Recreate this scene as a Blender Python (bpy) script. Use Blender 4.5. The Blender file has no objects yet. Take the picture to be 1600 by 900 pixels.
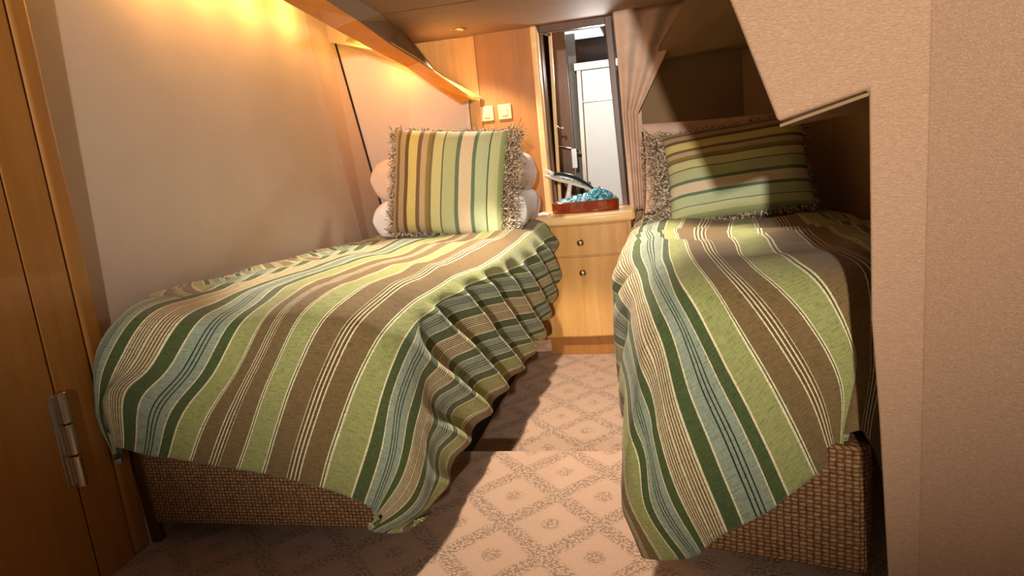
import bpy, bmesh, math, random
from mathutils import Vector, Matrix, noise
C = bpy.context.scene.collection
sc = bpy.context.scene
random.seed(7)

def lin(c):
    return tuple((v/12.92 if v <= .04045 else ((v+.055)/1.055)**2.4) for v in [x/255 for x in c]) + (1,)

# ------------------------------------------------------------------ camera, world, lights, exposure
cam = bpy.data.cameras.new('camera'); camo = bpy.data.objects.new('camera', cam); C.objects.link(camo)
cam.sensor_width = 36; cam.lens = 36*1062/1600; cam.clip_start = .02; cam.clip_end = 50
RX = ((0.973878, -0.054783, -0.220363), (0.203725, -0.217796, 0.954495), (-0.100284, -0.974456, -0.200946))
M4 = Matrix.Identity(4)
for i in range(3):
    M4[i][0] = RX[i][0]; M4[i][1] = -RX[i][1]; M4[i][2] = -RX[i][2]
M4[2][3] = .95   # camera height above the near carpet
camo.matrix_world = M4
sc.camera = camo

W = bpy.data.worlds.new('world'); sc.world = W; W.use_nodes = True
W.node_tree.nodes['Background'].inputs[0].default_value = (1, .80, .62, 1)
W.node_tree.nodes['Background'].inputs[1].default_value = .14

def aim(o, to):
    d = Vector(to) - o.location
    o.rotation_euler = d.to_track_quat('-Z', 'Y').to_euler()
def lamp(name, kind, loc, power, col, size=.05, to=None, spot=None, blend=.3):
    l = bpy.data.lights.new(name, kind); l.energy = power; l.color = col
    if kind == 'AREA': l.shape = 'DISK'; l.size = size
    else: l.shadow_soft_size = size
    if kind == 'SPOT': l.spot_size = math.radians(spot); l.spot_blend = blend
    o = bpy.data.objects.new(name, l); C.objects.link(o); o.location = loc
    if to: aim(o, to)
    return o
lamp('aisle_lamp', 'SPOT', (-.42, 2.25, 1.50), 118, (1, .86, .72), .04, (-.50, 2.12, 0), 92, .18)
lamp('berth_lamp', 'SPOT', (-.908, 3.379, 1.525), 38, (1, .86, .70), .03, (-.87, 3.2, 0), 108, .4)
lamp('entry_lamp', 'SPOT', (.13, -2.5, 1.49), 740, (1, .88, .76), .045, (-.34, 2.6, 1.56), 50, .85)
lamp('washroom_fill', 'POINT', (-.30, 3.95, 1.35), 13, (1, .97, .92), .06)  # unseen source added to brighten the white shower panel
sc.view_settings.view_transform = 'Standard'
sc.view_settings.look = 'None'
sc.view_settings.exposure = .2
sc.view_settings.gamma = 1
sc.view_settings.use_curve_mapping = False

# ------------------------------------------------------------------ materials
class NT:
    def __init__(s, name):
        s.m = bpy.data.materials.new(name); s.m.use_nodes = True
        s.t = s.m.node_tree; s.b = s.t.nodes['Principled BSDF']
    def n(s, typ, **kw):
        x = s.t.nodes.new(typ)
        for k, v in kw.items():
            if k.startswith('i_'):
                key = k[2:]; key = int(key) if key.isdigit() else key
                x.inputs[key].default_value = v
            else: setattr(x, k, v)
        return x
    def l(s, a, b): s.t.links.new(a, b)
    def math(s, op, a, b=None, c=None):
        x = s.t.nodes.new('ShaderNodeMath'); x.operation = op
        for i, v in enumerate((a, b, c)):
            if v is None: continue
            if isinstance(v, (int, float)): x.inputs[i].default_value = v
            else: s.l(v, x.inputs[i])
        return x.outputs[0]
    def ramp(s, fac, stops, mode='LINEAR'):
        r = s.t.nodes.new('ShaderNodeValToRGB'); r.color_ramp.interpolation = mode
        e = r.color_ramp.elements
        e[0].position = stops[0][0]; e[0].color = stops[0][1]
        e[1].position = stops[1][0]; e[1].color = stops[1][1]
        for p, c in stops[2:]:
            q = e.new(p); q.color = c
        s.l(fac, r.inputs[0]); return r.outputs[0]
    def mix(s, fac, a, b, mode='MIX'):
        x = s.t.nodes.new('ShaderNodeMix'); x.data_type = 'RGBA'; x.blend_type = mode
        for v, i in ((fac, 0), (a, 6), (b, 7)):
            if isinstance(v, (int, float)): x.inputs[i].default_value = v
            elif isinstance(v, tuple): x.inputs[i].default_value = v
            else: s.l(v, x.inputs[i])
        return x.outputs[2]
    def coord(s, kind='Object', scale=(1, 1, 1), rot=(0, 0, 0), loc=(0, 0, 0)):
        t = s.n('ShaderNodeTexCoord'); m = s.n('ShaderNodeMapping')
        m.inputs['Scale'].default_value = scale; m.inputs['Rotation'].default_value = rot; m.inputs['Location'].default_value = loc
        s.l(t.outputs[kind], m.inputs[0]); return m.outputs[0]
    def noise(s, vec, scale, detail=3, rough=.5, dist=0):
        x = s.n('ShaderNodeTexNoise'); x.inputs['Scale'].default_value = scale
        x.inputs['Detail'].default_value = detail; x.inputs['Roughness'].default_value = rough; x.inputs['Distortion'].default_value = dist
        s.l(vec, x.inputs['Vector']); return x.outputs[0]
    def bump(s, h, strength=.3, dist=.002, prev=None):
        x = s.n('ShaderNodeBump'); x.inputs['Strength'].default_value = strength; x.inputs['Distance'].default_value = dist
        s.l(h, x.inputs['Height'])
        if prev: s.l(prev, x.inputs['Normal'])
        s.l(x.outputs[0], s.b.inputs['Normal']); return x.outputs[0]
    def fin(s, col=None, rough=.6, spec=.3, metal=0, coat=0, sheen=0):
        if isinstance(col, tuple): s.b.inputs['Base Color'].default_value = col
        elif col is not None: s.l(col, s.b.inputs['Base Color'])
        s.b.inputs['Roughness'].default_value = rough
        s.b.inputs['Specular IOR Level'].default_value = spec
        s.b.inputs['Metallic'].default_value = metal
        s.b.inputs['Coat Weight'].default_value = coat
        s.b.inputs['Sheen Weight'].default_value = sheen
        return s.m

def wood(name, c1, c2, scale=(9, 9, .7), rough=.35, coat=.25):
    m = NT(name); v = m.coord('Object', scale)
    n1 = m.noise(v, 3.0, 6, .6, .4); n2 = m.noise(m.coord('Object', (scale[0]*9, scale[1]*9, scale[2]*3)), 4, 3, .6)
    f = m.math('ADD', m.math('MULTIPLY', n1, .7), m.math('MULTIPLY', n2, .3))
    c = m.ramp(f, [(.3, lin(c1)), (.7, lin(c2))])
    m.bump(n2, .06, .001)
    return m.fin(c, rough, .4, 0, coat)
def plain(name, c, rough=.5, metal=0, spec=.3, bump=0, bscale=300, sheen=0, var=.06):
    m = NT(name); v = m.coord('Object')
    n = m.noise(v, bscale, 3, .6)
    d = tuple(x*(1-var) for x in lin(c)[:3]) + (1,); e = tuple(min(1, x*(1+var)) for x in lin(c)[:3]) + (1,)
    col = m.ramp(m.noise(v, 14, 3), [(.3, d), (.7, e)])
    if bump: m.bump(n, bump, .0015)
    return m.fin(col, rough, spec, metal, 0, sheen)

M = {}
M['maple'] = wood('maple', (196, 142, 76), (222, 172, 104))
M['maple_dark'] = wood('maple_dark', (150, 98, 46), (178, 122, 62))
M['maple_light'] = wood('maple_light', (232, 190, 128), (244, 210, 152), (.8, 9, 9))
M['door_wood'] = wood('door_wood', (156, 102, 42), (176, 120, 54))
M['walnut'] = wood('walnut', (70, 40, 20), (100, 62, 34))
M['mahogany'] = wood('mahogany', (104, 30, 12), (150, 62, 24), (2, 9, 9), .15, .8)
M['cove_glow_wood'] = wood('cove_glow_wood', (214, 128, 36), (232, 146, 46), (2, 2, 9))  # saturated orange puts the cove glow into the rail's wood colour
M['ceiling'] = plain('ceiling_vinyl', (146, 118, 92), .7, bump=.15, bscale=500)
M['steel'] = plain('brushed_steel', (190, 180, 165), .25, 1)
M['brass'] = plain('satin_brass', (214, 190, 140), .22, 1)
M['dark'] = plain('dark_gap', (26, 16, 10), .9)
M['white'] = plain('white_gloss', (236, 236, 232), .7, spec=.5, var=.02)
M['switch'] = plain('switch_plate', (214, 178, 126), .4)
M['pillow_pink'] = plain('pillow_pink', (214, 184, 166), .9, bump=.2, bscale=60, sheen=.2)
M['pillow_white'] = plain('pillow_white', (230, 226, 226), .9, bump=.2, bscale=60)
M['mattress'] = plain('mattress', (150, 130, 108), .9, bump=.2)
M['glass_grey'] = plain('washroom_grey', (120, 112, 104), .3)

def hull_mat(name, c):
    m = NT(name); v = m.coord('Object')
    a = m.noise(m.coord('Object', (1, 260, 60)), 4, 3, .6); b = m.noise(m.coord('Object', (1, 60, 260)), 4, 3, .6)
    h = m.math('ADD', a, b)
    big = m.noise(v, 2.5, 4, .6, .3)
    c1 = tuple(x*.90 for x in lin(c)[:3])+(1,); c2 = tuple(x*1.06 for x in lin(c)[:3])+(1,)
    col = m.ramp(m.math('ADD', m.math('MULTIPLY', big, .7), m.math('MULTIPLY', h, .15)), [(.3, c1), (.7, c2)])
    n = m.bump(h, .35, .0015)
    return m.fin(col, .62, .25)
M['hull'] = hull_mat('hull_liner', (196, 178, 164))
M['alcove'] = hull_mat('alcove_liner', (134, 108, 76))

def vinyl():
    m = NT('pebbled_vinyl'); v = m.coord('Object')
    a = m.noise(m.coord('Object', (1, 1, 2.6)), 150, 4, .65, 1.2)
    col = m.ramp(a, [(.3, lin((162, 128, 100))), (.7, lin((180, 145, 116)))])
    m.bump(a, .7, .0035)
    return m.fin(col, .5, .35)
M['vinyl'] = vinyl()

def carpet():
    m = NT('carpet'); t = m.n('ShaderNodeTexCoord'); s = m.n('ShaderNodeSeparateXYZ'); m.l(t.outputs['Object'], s.inputs[0])
    x, y = s.outputs[0], s.outputs[1]
    wob = m.noise(t.outputs['Object'], 9, 2); 
    x2 = m.math('DIVIDE', m.math('SUBTRACT', x, -.445), .25); y2 = m.math('DIVIDE', m.math('SUBTRACT', y, 1.412), .28)
    p = m.math('ADD', x2, y2); q = m.math('SUBTRACT', x2, y2)
    def dist(a, off):
        f = m.math('FRACT', m.math('ADD', a, off)); return m.math('ABSOLUTE', m.math('SUBTRACT', f, .5))
    la, lb = dist(p, 0), dist(q, 0)          # 0 on lattice line (p = .5)
    line = m.math('MINIMUM', la, lb)
    # rosette in the centre of each diamond
    ca, cb = dist(p, .5), dist(q, .5)
    cen = m.math('SQRT', m.math('ADD', m.math('MULTIPLY', ca, ca), m.math('MULTIPLY', cb, cb)))
    band = m.math('MAXIMUM', m.ramp(m.math('ADD', line, m.math('MULTIPLY', m.math('SUBTRACT', wob, .5), .06)), [(.08, (1, 1, 1, 1)), (.15, (0, 0, 0, 1))]),
                  m.ramp(cen, [(.09, (.9, .9, .9, 1)), (.17, (0, 0, 0, 1))]))
    vo = m.n('ShaderNodeTexVoronoi'); vo.inputs['Scale'].default_value = 110; m.l(t.outputs['Object'], vo.inputs['Vector'])
    speck = m.ramp(m.noise(t.outputs['Object'], 130, 2, .6), [(.50, (0, 0, 0, 1)), (.60, (1, 1, 1, 1))])
    speck2 = m.ramp(m.noise(m.coord('Object', loc=(3, 1, 2)), 120, 2, .6), [(.52, (0, 0, 0, 1)), (.60, (1, 1, 1, 1))])
    fine = m.noise(t.outputs['Object'], 330, 3, .7)
    base = m.ramp(fine, [(.25, lin((180, 142, 114))), (.75, lin((214, 178, 150)))])
    c = m.mix(m.math('MULTIPLY', band, m.math('MULTIPLY', speck, .52)), base, lin((112, 82, 58)))
    c = m.mix(m.math('MULTIPLY', band, m.math('MULTIPLY', speck2, .28)), c, lin((226, 196, 164)))
    h = m.math('ADD', m.math('MULTIPLY', fine, .5), m.math('MULTIPLY', m.math('SUBTRACT', 1, m.math('MULTIPLY', band, speck)), 1.0))
    m.bump(h, .8, .006)
    return m.fin(c, .95, .1, sheen=.2)
M['carpet'] = carpet()

def weave():
    m = NT('basket_weave'); t = m.n('ShaderNodeTexCoord'); s = m.n('ShaderNodeSeparateXYZ'); m.l(t.outputs['Object'], s.inputs[0])
    u = m.math('MULTIPLY', m.math('ADD', s.outputs[0], m.math('MULTIPLY', s.outputs[1], .9)), 1/.0102)
    v = m.math('MULTIPLY', s.outputs[2], 1/.0088)
    wb = m.noise(t.outputs['Object'], 40, 2)
    u = m.math('ADD', u, m.math('MULTIPLY', wb, .5)); v = m.math('ADD', v, m.math('MULTIPLY', wb, .5))
    su = m.math('ABSOLUTE', m.math('SINE', m.math('MULTIPLY', u, math.pi))); sv = m.math('ABSOLUTE', m.math('SINE', m.math('MULTIPLY', v, math.pi)))
    par = m.math('FLOORED_MODULO', m.math('ADD', m.math('FLOOR', u), m.math('FLOOR', v)), 2.0)
    th = m.mix(par, m.mix(1.0, su, sv, 'MIX'), su)
    hole = m.math('MULTIPLY', su, sv)
    hh = m.math('ADD', m.math('MULTIPLY', m.math('POWER', hole, .5), .8), m.math('MULTIPLY', par, .2))
    fn = m.noise(t.outputs['Object'], 220, 3, .7)
    f = m.math('ADD', m.math('MULTIPLY', hh, .62), m.math('MULTIPLY', m.noise(m.coord('Object', (1, 1, 1)), 75, 2, .6), .55))
    c = m.ramp(f, [(.30, lin((70, 46, 26))), (.62, lin((130, 94, 62))), (.95, lin((176, 138, 98)))])
    m.bump(m.math('ADD', hh, m.math('MULTIPLY', fn, .3)), .9, .004)
    return m.fin(c, .8, .2)
M['weave'] = weave()

G = lin((153, 157, 98)); CR = lin((228, 218, 176)); BN = lin((122, 101, 66)); DG = lin((78, 92, 54)); BG = lin((146, 158, 136)); DK = lin((40, 58, 44)); BN2 = lin((104, 84, 52))
def stripes():
    m = NT('striped_cotton'); t = m.n('ShaderNodeTexCoord'); s = m.n('ShaderNodeSeparateXYZ'); m.l(t.outputs['UV'], s.inputs[0])
    u0, v = s.outputs[0], s.outputs[1]
    mp = m.coord('UV'); jit = m.noise(m.coord('UV', (40, 700, 1)), 1, 2)
    u = m.math('ADD', u0, m.math('MULTIPLY', m.math('SUBTRACT', jit, .5), .0022))
    pp = m.math('DIVIDE', m.math('PINGPONG', u, .4055), .4055)
    st = [(0, G), (.026, CR), (.0295, DG), (.0325, CR), (.036, BN),
          (.086, CR), (.0885, BN2), (.095, CR), (.0975, BN2), (.104, CR), (.1065, BN2), (.113, CR), (.116, BN),
          (.164, CR), (.1675, DG), (.171, CR), (.175, G), (.236, CR), (.2395, DG), (.269, CR), (.272, BG),
          (.292, DK), (.2955, BG), (.3015, DK), (.305, BG), (.3115, DK), (.315, BG), (.336, CR), (.339, DG), (.369, CR), (.3735, BN)]
    c = m.ramp(pp, [(p/.4055, q) for p, q in st], 'CONSTANT')
    a = m.math('MULTIPLY', pp, .4055)
    rib = m.math('GREATER_THAN', m.math('SINE', m.math('MULTIPLY', a, 2*math.pi/.0066)), .25)
    inr = m.math('GREATER_THAN', a, .3735)
    c = m.mix(m.math('MULTIPLY', m.math('MULTIPLY', rib, inr), .85), c, CR)
    # woven slub: short dark and light threads crossing the stripe direction
    w1 = m.noise(m.coord('UV', (38, 330, 1)), 1, 3, .75); w2 = m.noise(m.coord('UV', (420, 50, 1)), 1, 2, .6)
    f = m.math('ADD', m.math('MULTIPLY', w1, .65), m.math('MULTIPLY', w2, .35))
    sh = m.ramp(f, [(.34, (.50, .48, .46, 1)), (.50, (.95, .95, .95, 1)), (.66, (1.16, 1.16, 1.14, 1))])
    c = m.mix(1.0, c, sh, 'MULTIPLY')
    h = m.math('ADD', m.math('MULTIPLY', w1, 1), m.math('MULTIPLY', m.noise(m.coord('UV', (30, 30, 1)), 1, 3), 2.2))
    m.bump(h, .55, .004)
    return m.fin(c, .9, .12, sheen=.15)
M['stripe'] = stripes()

def cushion_mat(name, cols):
    """cols: list of (position 0..1, colour) across uv.x"""
    m = NT(name); t = m.n('ShaderNodeTexCoord'); s = m.n('ShaderNodeSeparateXYZ'); m.l(t.outputs['UV'], s.inputs[0])
    c = m.ramp(s.outputs[0], [(p, lin(q)) for p, q in cols], 'CONSTANT')
    w1 = m.noise(m.coord('UV', (30, 300, 1)), 1, 3, .7)
    c = m.mix(1.0, c, m.ramp(w1, [(.3, (.95, .95, .95, 1)), (.7, (1.25, 1.25, 1.25, 1))]), 'MULTIPLY')
    m.bump(w1, .3, .002)
    return m.fin(c, .85, .15, sheen=.15)
CUSH = [(0, (150, 132, 96)), (.05, (104, 84, 56)), (.075, (158, 138, 108)), (.13, (96, 76, 50)), (.165, (188, 174, 110)), (.25, (110, 88, 60)), (.285, (172, 150, 120)),
        (.335, (124, 116, 62)), (.365, (112, 96, 68)), (.39, (182, 178, 130)), (.475, (84, 90, 66)), (.485, (164, 170, 130)), (.60, (92, 112, 90)), (.635, (200, 184, 158)),
        (.745, (90, 116, 94)), (.775, (172, 182, 148)), (.875, (80, 100, 78)), (.885, (184, 188, 144)), (.96, (150, 160, 110))]
M['cush'] = cushion_mat('cushion_stripe', CUSH)
def fringe_mat():
    m = NT('fringe_yarn'); v = m.coord('Object')
    c = m.ramp(m.noise(v, 90, 2, .5), [(.36, lin((84, 66, 50))), (.48, lin((160, 138, 116))), (.60, lin((238, 224, 202)))])
    return m.fin(c, .9, .1)
M['fringe'] = fringe_mat()
def curtain_mat():
    m = NT('curtain_cloth'); v = m.coord('Object'); n = m.noise(v, 400, 2)
    c = m.ramp(m.noise(v, 20, 2), [(.3, lin((206, 178, 160))), (.7, lin((220, 194, 176)))])
    m.bump(n, .2, .001); return m.fin(c, .8, .2)
M['curtain'] = curtain_mat()
def water_mat():
    m = NT('resin_water'); v = m.coord('Object')
    c = m.ramp(m.noise(v, 60, 4, .7, 1), [(.36, lin((10, 66, 88))), (.52, lin((60, 160, 186))), (.64, lin((232, 244, 246)))])
    m.bump(m.noise(v, 90, 3), .6, .004); return m.fin(c, .12, .6, 0, .6)
M['water'] = water_mat()
def fish_mat():
    m = NT('silver_scales'); t = m.n('ShaderNodeTexCoord'); s = m.n('ShaderNodeSeparateXYZ'); m.l(t.outputs['UV'], s.inputs[0])
    n = m.noise(m.coord('UV', (34, 3, 1)), 1, 3, .6)
    k = m.math('ADD', s.outputs[1], m.math('MULTIPLY', n, .55))
    c = m.ramp(k, [(.50, lin((236, 230, 216))), (.66, lin((176, 184, 180))), (.82, lin((60, 78, 78))), (1, lin((34, 44, 46)))])
    return m.fin(c, .25, .5, .2, .4)
M['fish'] = fish_mat()

# ------------------------------------------------------------------ mesh helpers
def link(name, me, mat, parent=None, smooth=True):
    o = bpy.data.objects.new(name, me); C.objects.link(o)
    if mat is not None: me.materials.append(M[mat] if isinstance(mat, str) else mat)
    if parent: o.parent = parent
    if smooth:
        for p in me.polygons: p.use_smooth = True
    return o
def mesh(name, V, F, mat, parent=None, smooth=False, uv=None):
    me = bpy.data.meshes.new(name); me.from_pydata([tuple(v) for v in V], [], F); me.update()
    if uv:
        L = me.uv_layers.new(name='uv')
        for p in me.polygons:
            for li in p.loop_indices: L.data[li].uv = uv[me.loops[li].vertex_index]
    return link(name, me, mat, parent, smooth)
def bev(o, w=.003, seg=2, angle=35):
    m = o.modifiers.new('bevel', 'BEVEL'); m.width = w; m.segments = seg; m.limit_method = 'ANGLE'; m.angle_limit = math.radians(angle)
    m.harden_normals = False
    return o
def prism(name, bot, top, mat, parent=None, b=.003, seg=2):
    """closed solid between two equal-length polygons"""
    n = len(bot); V = list(bot)+list(top)
    F = [tuple(range(n))[::-1], tuple(range(n, 2*n))] + [(i, (i+1) % n, n+(i+1) % n, n+i) for i in range(n)]
    o = mesh(name, V, F, mat, parent)
    bm = bmesh.new(); bm.from_mesh(o.data); bmesh.ops.recalc_face_normals(bm, faces=bm.faces); bm.to_mesh(o.data); bm.free()
    if b: bev(o, b, seg)
    return o
def box(name, a, c, mat, parent=None, b=.003, seg=2):
    x0, y0, z0 = a; x1, y1, z1 = c
    return prism(name, [(x0, y0, z0), (x1, y0, z0), (x1, y1, z0), (x0, y1, z0)], [(x0, y0, z1), (x1, y0, z1), (x1, y1, z1), (x0, y1, z1)], mat, parent, b, seg)
def extr(name, pts, z0, z1, mat, parent=None, b=.003, seg=2):
    return prism(name, [(x, y, z0) for x, y in pts], [(x, y, z1) for x, y in pts], mat, parent, b, seg)
def tube(name, P, r, mat, parent=None, seg=10, cap=True):
    P = [Vector(p) for p in P]; n = len(P); rr = r if isinstance(r, (list, tuple)) else [r]*n
    V = []; F = []; up = Vector((0, 0, 1))
    for i, p in enumerate(P):
        d = (P[min(i+1, n-1)]-P[max(i-1, 0)]).normalized()
        a = d.cross(up)
        if a.length < .1: a = d.cross(Vector((1, 0, 0)))
        a.normalize(); c = d.cross(a)
        for k in range(seg):
            t = 2*math.pi*k/seg; V.append(p+(a*math.cos(t)+c*math.sin(t))*rr[i])
    for i in range(n-1):
        for k in range(seg):
            F.append((i*seg+k, i*seg+(k+1) % seg, (i+1)*seg+(k+1) % seg, (i+1)*seg+k))
    if cap: F += [tuple(range(seg))[::-1], tuple(range((n-1)*seg, n*seg))]
    return mesh(name, V, F, mat, parent, True)
def lathe(name, prof, base, axis, mat, parent=None, seg=24):
    """prof: (radius, distance along axis)"""
    ax = Vector(axis).normalized(); a = ax.orthogonal().normalized(); c = ax.cross(a); b0 = Vector(base)
    V = []; F = []; n = len(prof)
    for r, h in prof:
        for k in range(seg):
            t = 2*math.pi*k/seg; V.append(b0+ax*h+(a*math.cos(t)+c*math.sin(t))*r)
    for i in range(n-1):
        for k in range(seg): F.append((i*seg+k, i*seg+(k+1) % seg, (i+1)*seg+(k+1) % seg, (i+1)*seg+k))
    F += [tuple(range(seg))[::-1], tuple(range((n-1)*seg, n*seg))]
    o = mesh(name, V, F, mat, parent, True)
    es = o.modifiers.new('split', 'EDGE_SPLIT'); es.split_angle = math.radians(40); return o
def thing(name, label, cat, loc=(0, 0, 0), group=None):
    o = bpy.data.objects.new(name, None); C.objects.link(o); o.location = loc; o.empty_display_size = .1
    o['label'] = label; o['category'] = cat
    if group: o['group'] = group
    return o
def tag(o, label, cat, group=None):
    o['label'] = label; o['category'] = cat
    if group: o['group'] = group
    return o
def adopt(root):
    """children were built in world space; keep them there under the root's offset"""
    def sub(o):
        for ch in o.children: pass
    for ch in root.children:
        ch.matrix_parent_inverse = Matrix.Translation(-root.location)
    return root
def S(o): o['kind'] = 'structure'; return o
def grid_mesh(name, nu, nv, fn, mat, parent=None, uvf=None, smooth=True):
    V = []; U = []
    for i in range(nu+1):
        for j in range(nv+1):
            V.append(fn(i/nu, j/nv)); U.append(uvf(i/nu, j/nv) if uvf else (i/nu, j/nv))
    F = [(i*(nv+1)+j, (i+1)*(nv+1)+j, (i+1)*(nv+1)+j+1, i*(nv+1)+j+1) for i in range(nu) for j in range(nv)]
    return mesh(name, V, F, mat, parent, smooth, U)

# ------------------------------------------------------------------ the room shell
S(box('floor', (-1.75, -.9, -.05), (1.1, 1.98, 0), 'carpet', b=.012, seg=4))
S(box('floor_step', (-1.75, 1.90, -.17), (1.1, 3.9, -.12), 'carpet', b=0))

# hull side on the left: bottom line, top line (flares outward), bends inward at the seam
hb = [(-1.43, .9, .0), (-1.405, 3.18, .0), (-1.385, 3.36, .0)]
def wall_strip(name, B, T, mat, t=.03):
    V = []; F = []
    n = len(B)
    for b_, t_ in zip(B, T): V += [b_, t_]
    F = [(2*i, 2*i+1, 2*i+3, 2*i+2) for i in range(n-1)]
    o = mesh(name, V, F, mat); m = o.modifiers.new('thickness', 'SOLIDIFY'); m.thickness = t; m.offset = -1
    return S(o)
wall_strip('wall_left', [(-1.395, 1.41, -.12), (-1.388, 2.9, -.12), (-1.38, 3.12, -.12)], [(-1.47, 1.41, 1.72), (-1.46, 2.75, 1.72), (-1.46, 2.85, 1.72)], 'hull', -.03)
wall_strip('wall_left_panel', [(-1.38, 3.126, -.12), (-1.36, 3.47, -.12)], [(-1.46, 2.856, 1.72), (-1.485, 3.13, 1.72)], 'hull', -.03)
S(tube('trim_1', [(-1.356, 3.474, -.1), (-1.480, 3.137, 1.70)], .004, 'dark', seg=6))
wall_strip('wall_bow', [(-1.36, 3.478, -.12), (-1.15, 3.58, -.12), (-.965, 3.61, -.12)], [(-1.475, 3.175, 1.533), (-1.215, 3.415, 1.402), (-.955, 3.565, 1.252)], 'hull', -.03)
LIGHT_LID = [(-1.09, 2.90, 1.44), (-1.05, 3.145, 1.386), (-.995, 3.31, 1.312), (-.915, 3.50, 1.218), (-.88, 3.61, 1.215), (-1.02, 3.58, 1.30), (-1.22, 3.42, 1.40), (-1.48, 3.18, 1.53)]
S(prism('trim_12', LIGHT_LID, [(x, y, z+.006) for x, y, z in LIGHT_LID], 'maple', b=0))  # lid added to keep cove light from leaking onto the back wall

wall_strip('wall_cove_end', [(-1.50, 3.12, 1.525), (-1.10, 3.12, 1.412)], [(-1.50, 3.12, 1.72), (-1.18, 3.12, 1.56)], 'hull', .006)
# timber cove rail hiding the strip lights, dropping towards the bow
LOW = [(-1.06, 1.45, 1.455), (-1.10, 2.05, 1.464), (-1.19, 2.588, 1.465), (-1.17, 2.873, 1.423), (-1.11, 3.125, 1.362), (-1.04, 3.297, 1.279), (-.965, 3.43, 1.20)]
UP = [(-1.02, 1.60, 1.50), (-1.04, 2.15, 1.503), (-1.10, 2.638, 1.481), (-1.09, 2.968, 1.427), (-1.055, 3.13, 1.385), (-1.02, 3.256, 1.328), (-.915, 3.52, 1.205)]
UP = [(-1.01, 1.42, 1.50), (-1.035, 2.05, 1.508), (-1.09, 2.588, 1.487), (-1.09, 2.90, 1.437), (-1.05, 3.145, 1.380), (-.995, 3.31, 1.305), (-.915, 3.50, 1.212)]
def rail(i0, i1, name):
    V = []; F = []; t = .016
    for a, c in zip(LOW[i0:i1], UP[i0:i1]):
        a = Vector(a); c = Vector(c); n = Vector((-.8, 0, .5)).normalized()*t
        V += [a, c, c+n, a+n]
    k = i1-i0
    for i in range(k-1):
        for j in range(4): F.append((4*i+j, 4*i+(j+1) % 4, 4*i+4+(j+1) % 4, 4*i+4+j))
    F += [(3, 2, 1, 0), (4*k-4, 4*k-3, 4*k-2, 4*k-1)]
    o = mesh(name, V, F, 'cove_glow_wood')
    bm = bmesh.new(); bm.from_mesh(o.data); bmesh.ops.recalc_face_normals(bm, faces=bm.faces); bm.to_mesh(o.data); bm.free()
    bev(o, .002); return S(o)
rail(0, 3, 'trim_2')
LOW2 = list(LOW)
LOW[2] = (-1.1895, 2.592, 1.4645); UP[2] = (-1.0895, 2.592, 1.4865)
rail(2, 7, 'trim_3')
# dark liner between rail and ceiling, and the cove's lid
CE = [(-.99, 1.42, 1.545), (-1.03, 2.2, 1.545), (-1.084, 2.814, 1.545), (-1.12, 3.0, 1.545), (-1.15, 3.15, 1.545), (-1.19, 3.35, 1.545), (-1.228, 3.607, 1.545)]
UPs = [(x-.004, y, z-.002) for x, y, z in UP]
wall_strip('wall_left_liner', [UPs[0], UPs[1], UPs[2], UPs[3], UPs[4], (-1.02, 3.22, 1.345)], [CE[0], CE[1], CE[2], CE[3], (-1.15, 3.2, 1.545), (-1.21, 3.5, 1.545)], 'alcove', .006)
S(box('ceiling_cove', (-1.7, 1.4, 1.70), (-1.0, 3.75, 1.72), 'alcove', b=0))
# cove lamps: small warm spots tucked behind the rail, washing the hull side
for i, (x, y, z, e) in enumerate([(-1.365, 1.90, 1.62, 3.8), (-1.365, 2.16, 1.62, 3.8), (-1.365, 2.42, 1.615, 4.4), (-1.355, 2.70, 1.59, 3.6), (-1.29, 3.03, 1.46, 1.7), (-1.16, 3.31, 1.365, 1.6)]):
    lamp('cove_lamp', 'POINT', (x, y, z), e*.75, (1, .50, .11), .012)

# ceiling
S(extr('ceiling', [(-1.0, .5), (-1.055, 2.25), (-1.084, 2.812), (.40, 2.812), (.9, 2.812), (.9, .5)], 1.54, 1.56, 'ceiling', b=.004))
S(extr('ceiling_panel', [(-1.085, 2.822), (-1.2285, 3.625), (.9, 3.625), (.9, 2.822)], 1.54, 1.56, 'ceiling', b=.004))
S(box('ceiling_back', (-.98, .5, 1.565), (1.0, 3.7, 1.58), 'dark', b=0))

# timber back wall with a doorway into the washroom
S(box('wall_back', (-1.26, 3.625, -.12), (-.905, 3.66, 1.56), 'maple'))
S(box('wall_back_panel', (-.902, 3.618, -.12), (-.60, 3.66, 1.56), 'maple_dark'))
S(box('trim_4', (-.60, 3.575, -.12), (-.563, 3.70, 1.54), 'maple_light', b=.012, seg=4))
S(box('trim_5', (-.563, 3.64, -.12), (-.555, 3.9, 1.54), 'walnut'))
S(prism('trim_6', [(-.19, 3.60, .5), (-.165, 3.60, .5), (-.165, 3.66, .5), (-.19, 3.66, .5)], [(-.225, 3.60, 1.54), (-.19, 3.60, 1.54), (-.19, 3.66, 1.54), (-.225, 3.66, 1.54)], 'walnut'))
S(box('trim_7', (-.56, 3.62, 1.505), (-.19, 3.66, 1.56), 'walnut'))
S(box('wall_back_lower', (-.563, 3.63, -.12), (-.1, 3.66, .60), 'maple_dark'))
S(box('wall_back_right', (-.165, 3.66, -.12), (.1, 3.69, 1.56), 'maple_dark'))

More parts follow.
